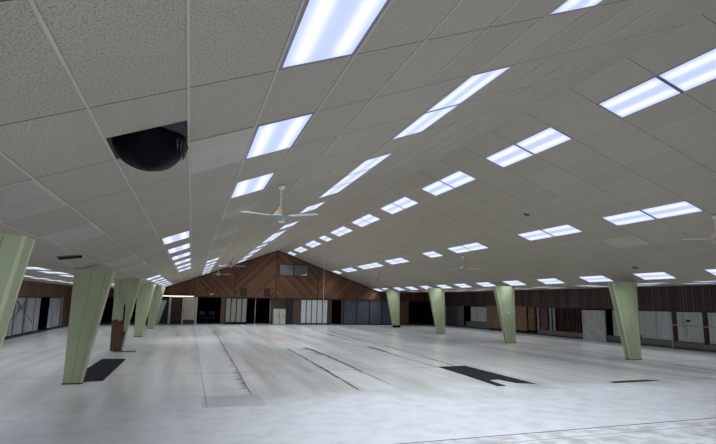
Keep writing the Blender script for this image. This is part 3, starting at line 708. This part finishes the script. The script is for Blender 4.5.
for x0, lab in ((5.98, 'white locker with a dark gap, left one of the pair on the back wall'), (6.44, 'white locker, right one of the pair on the back wall')):
    slab('locker', lab, 'locker', WHITEP, x0, x0 + .42, YP - .02, YP + .33, 0.03, 1.12, [('door', CREAM, (x0 + .02, x0 + .40, YP - .04, YP - .02, .06, 1.09)), ('handle', DARK, (x0 + .32, x0 + .35, YP - .055, YP - .04, .55, .7)), ('plinth', BLACK, (x0, x0 + .42, YP, YP + .33, 0, .03))], .004)
slab('dark_opening_sheet', 'navy sheet standing for the dark opening between lockers and brown panel, back wall', 'wall panel', NAVY, 6.95, 7.42, YP, YP + .06, 0, 1.88)  # dark sheet painted in place of the unlit opening
slab('brown_panel', 'brown wall panel left of the white folding partition', 'wall panel', worn('dark_brown_panel', srgb(84, 70, 56), .7, .15), 7.42, 8.0, YP, YP + .06, 0, 1.88)
folding(8.0, 10.1, 5, .1, 1.84, WHITEP, 'white folding partition of five leaves on the back wall')
bpost(10.12, 10.42, worn('dark_brown_post', srgb(78, 52, 38), .6, .2), 'dark brown post right of the white folding partition')
bpost(11.18, 11.36, TRIMR, 'brown post left of the blue-grey folding partition')
folding(11.4, 15.6, 4, .06, 2.0 - .1, BLUEG, 'blue-grey folding partition of four wide leaves on the back wall')
bpost(15.75, 16.85, worn('red_brown_panel', srgb(98, 66, 50), .7, .25), 'red-brown panel right of the farthest right column')
slab('brown_panel', 'grey-brown panel between blue-grey leaves and red-brown panel, back wall', 'wall panel', worn('dusky_panel', srgb(72, 64, 58), .7, .2), 15.62, 15.75, YP, YP + .06, 0, 1.88)
# stacking chairs in the wide black opening
def make_chair():
    r = empty('dark_chair'); m = MB(); m.box(-.21, .21, -.2, .2, .43, .47); m.build('seat', DARK, r, .01)
    m = MB(); m.box(-.2, .2, .18, .21, .6, .88); m.build('backrest', DARK, r, .01)
    for x in (-.19, .19):
        for y in (-.18, .19):
            m = MB(); m.tube((x, y, 0), (x, y, .43 if y < 0 else .86), .014, k=8); m.build('leg', DARK, r)
    return r
CH = make_chair(); ch2 = copy_tree(CH)
CH.location = (1.0, YB + .6, 0); CH.rotation_euler = (0, 0, .4); tag(CH, 'dark chair standing in the wide black opening, left one', 'chair', 'chairs in the black opening')
ch2.location = (1.55, YB + .8, 0); ch2.rotation_euler = (0, 0, -.3); tag(ch2, 'dark chair standing in the wide black opening, right one', 'chair', 'chairs in the black opening')
# gable fittings
wn = struct(empty('window_1', (7.35, YB, 4.03)))
m = MB(); m.box(-1.08, 1.08, -.02, .0, -.42, .42); g = m.build('window_pane', GLASSY, wn)
m = MB()
for d in ((-1.14, 1.14, -.06, 0, .40, .46), (-1.14, 1.14, -.06, 0, -.46, -.40), (-1.14, -1.06, -.06, 0, -.4, .4), (1.06, 1.14, -.06, 0, -.4, .4), (-.035, .035, -.06, 0, -.4, .4)): m.box(*d)
m.build('window_frame', DARK, wn)
m = MB(); m.prism_y([(.45, -.38), (1.0, -.38), (1.04, -.12), (.95, -.24)], -.03, -.021); m.build('painted_reflection', WHITEP, wn)  # reflection of a ceiling light, painted as a white shape on the pane
for x, lab in ((3.70, 'square dark wall grille left of the gable seam, farther from it'), (5.41, 'square dark wall grille just left of the gable seam')):
    g = thing('wall_grille', lab, 'wall grille', (x, YB, 2.32), 'wall grilles on the gable')
    m = MB(); m.box(-.24, .24, -.06, 0, -.30, .30); m.build('grille_box', VENTM, g, .006)
    m = MB()
    for k in range(9): m.box(-.21, .21, -.068, -.06, -.26 + k * .06, -.235 + k * .06)
    m.build('louvre', TRIMB, g)
sg = thing('wall_sign', 'small faded dark red sign above the wide black opening', 'sign', (1.48, YB, 2.40))
m = MB(); pts = [(.47 * math.cos(t) * (1 if abs(math.cos(t)) < .8 else .97), .125 * math.copysign(abs(math.sin(t)) ** .5, math.sin(t))) for t in (2 * math.pi * k / 28 for k in range(28))]
m.prism_y(pts, -.04, 0); m.build('plate', SIGNM, sg)
m = MB()
for k in range(9):
    x = -.34 + k * .085; m.box(x - .022, x + .022, -.046, -.04, -.045, .05 if k % 3 else .07)
m.build('faded_strokes', SIGNL, sg)
el = thing('emergency_light', 'tiny pale emergency light under the red sign', 'lamp', (1.48, YB, 2.1))
m = MB(); m.box(-.11, .11, -.05, 0, -.04, .04); m.build('case', CREAM, el, .006)
for x in (-.07, .07):
    m = MB(); m.tube((x, -.05, .03), (x, -.1, .02), .03, .035, 10); m.build('lamp_head', WHITE, el)

# ------------------------------------------------------------------ floor scars and patches
def scar(name, pts, mat, jag, z=0.002, par=FLO, seed=1):
    """irregular dark line left on the floor; pts: (x, y, left width, right width)"""
    r = random.Random(seed); le, ri = [], []
    for (x0, y0, a0, b0), (x1, y1, a1, b1) in zip(pts, pts[1:]):
        n = max(2, int(abs(y1 - y0) + abs(x1 - x0)) * 4)
        for k in range(n):
            t = k / n; x, y = x0 + (x1 - x0) * t, y0 + (y1 - y0) * t
            le.append((x - (a0 + (a1 - a0) * t) * r.uniform(1 - jag, 1 + jag), y)); ri.append((x + (b0 + (b1 - b0) * t) * r.uniform(1 - jag, 1 + jag), y))
    x, y, a, b = pts[-1]; le.append((x - a, y)); ri.append((x + b, y))
    m = MB()
    for k in range(len(le) - 1): m.poly([(*le[k], z), (*ri[k], z), (*ri[k + 1], z), (*le[k + 1], z)])
    return m.build(name, mat, par)
scar('floor_scar', [(1.19, 9.7, .012, .012), (1.22, 11.6, .014, .012), (1.25, 13.5, .012, .012), (1.3, 18.7, .016, .016), (1.36, 22, .02, .02), (1.43, 30.5, .03, .03)], SCAR, .6, seed=3)
def teeth(name, runs, mat, seed):
    """scraps of old adhesive left hanging on one side of a scar"""
    r = random.Random(seed); m = MB()
    for x0, y0, x1, y1, w, dens in runs:
        n = int(abs(y1 - y0) * dens)
        for k in range(n):
            t = (k + r.random() * .8) / n; x = x0 + (x1 - x0) * t; y = y0 + (y1 - y0) * t; l = w * r.uniform(.25, 1.0); h = r.uniform(.02, .09)
            m.poly([(x - l, y + r.uniform(-.02, .02), .0022), (x, y - h, .0022), (x + .01, y + h, .0022), (x - l * r.uniform(.5, .95), y + h * r.uniform(.3, 1), .0022)])
    return m.build(name, mat, FLO)
SCAR2 = worn('grey_scrap', srgb(112, 109, 102), .8, .3, 6.0, spec=.2)
teeth('floor_scraps', [(1.20, 10.4, 1.24, 13.2, .24, 7), (1.25, 13.6, 1.30, 19.2, .22, 3), (1.32, 20, 1.43, 30, .16, 2)], SCAR2, 21)
teeth('floor_scraps', [(3.38, 12.2, 3.42, 13.4, .16, 5), (4.2, 12.2, 4.3, 15.6, .14, 3), (4.28, 16.4, 4.32, 18.6, .42, 5), (6.74, 17.0, 6.82, 19, .2, 3)], SCAR, 22)
scar('floor_scar', [(3.29, 9.8, .02, .02), (3.35, 11.6, .03, .025), (3.41, 13.0, .05, .03), (3.46, 15.5, .03, .02), (3.5, 18.7, .04, .05)], SCAR, .6, seed=5)
scar('floor_scar', [(4.17, 9.6, .004, .004), (4.17, 10.6, .012, .012), (4.2, 12.3, .035, .03), (4.3, 15.3, .05, .04), (4.3, 17.6, .07, .04), (4.24, 19.0, .08, .08)], SCAR, .7, seed=8)
scar('floor_scar', [(6.56, 12.8, .03, .02), (6.6, 15.6, .03, .02), (6.78, 17.8, .12, .05), (6.83, 19.4, .05, .05)], SCAR, .5, seed=11)
scar('floor_scar', [(7.19, 13.0, .05, .03), (7.4, 15.7, .05, .02), (7.45, 17.5, .03, .03), (7.7, 19.7, .05, .05)], SCAR, .5, seed=12)
scar('floor_scar', [(7.05, 22.8, .06, .05), (7.3, 31, .05, .05)], SCAR, .6, seed=13)
scar('floor_scar', [(7.58, 22.3, .05, .03), (8.05, 29.5, .06, .05)], SCAR, .6, seed=14)
scar('floor_scar', [(14.06, 10.4, .05, .05), (14.11, 12.1, .05, .05)], SCAR, .4, seed=15)
scar('floor_scar', [(3.9, 22, .5, .3), (3.85, 27, .3, .3), (3.85, 30.4, .1, .2)], worn('rust_scar', srgb(150, 138, 130), .7, .2, 3), .6, seed=16)
def strip(name, pts, mat, z=0.002, par=FLO):
    m = MB(); m.prism_z([(x, y) for x, y in pts], 0.0003, z); return m.build(name, mat, par)
strip('slab_joint', [(1.2, 5.99), (9.0, 6.15), (22, 6.42), (22, 6.445), (9.0, 6.175), (1.2, 6.005)], JOINTB)
strip('slab_joint_lower', [(2.0, 5.70), (9.0, 5.81), (22, 6.0), (22, 6.02), (9.0, 5.825), (2.0, 5.712)], JOINTT)
def patch(pts, label):
    m = MB(); m.prism_z(pts, 0.0, 0.004); return tag(m.build('black_floor_patch', ADH), label, 'floor patch')
patch([(-1.93, 11.9), (-1.60, 11.96), (-1.60, 16.1), (-1.70, 16.15), (-2.24, 16.2), (-2.26, 14.0), (-2.25, 11.95)], 'long black patch of floor adhesive at the foot of the left column')
patch([(6.33, 9.6), (6.55, 9.6), (6.63, 10.38), (6.90, 10.43), (7.0, 9.88), (7.16, 9.80), (7.38, 9.67), (7.44, 11.3), (7.48, 12.92), (6.58, 12.84), (6.48, 11.2)], 'large black adhesive patch with a notched end in the middle of the floor')
patch([(9.28, 9.42), (10.0, 9.45), (10.68, 9.47), (10.5, 9.68), (9.9, 9.66), (9.32, 9.60)], 'small thin black patch on the floor before the nearest right column')
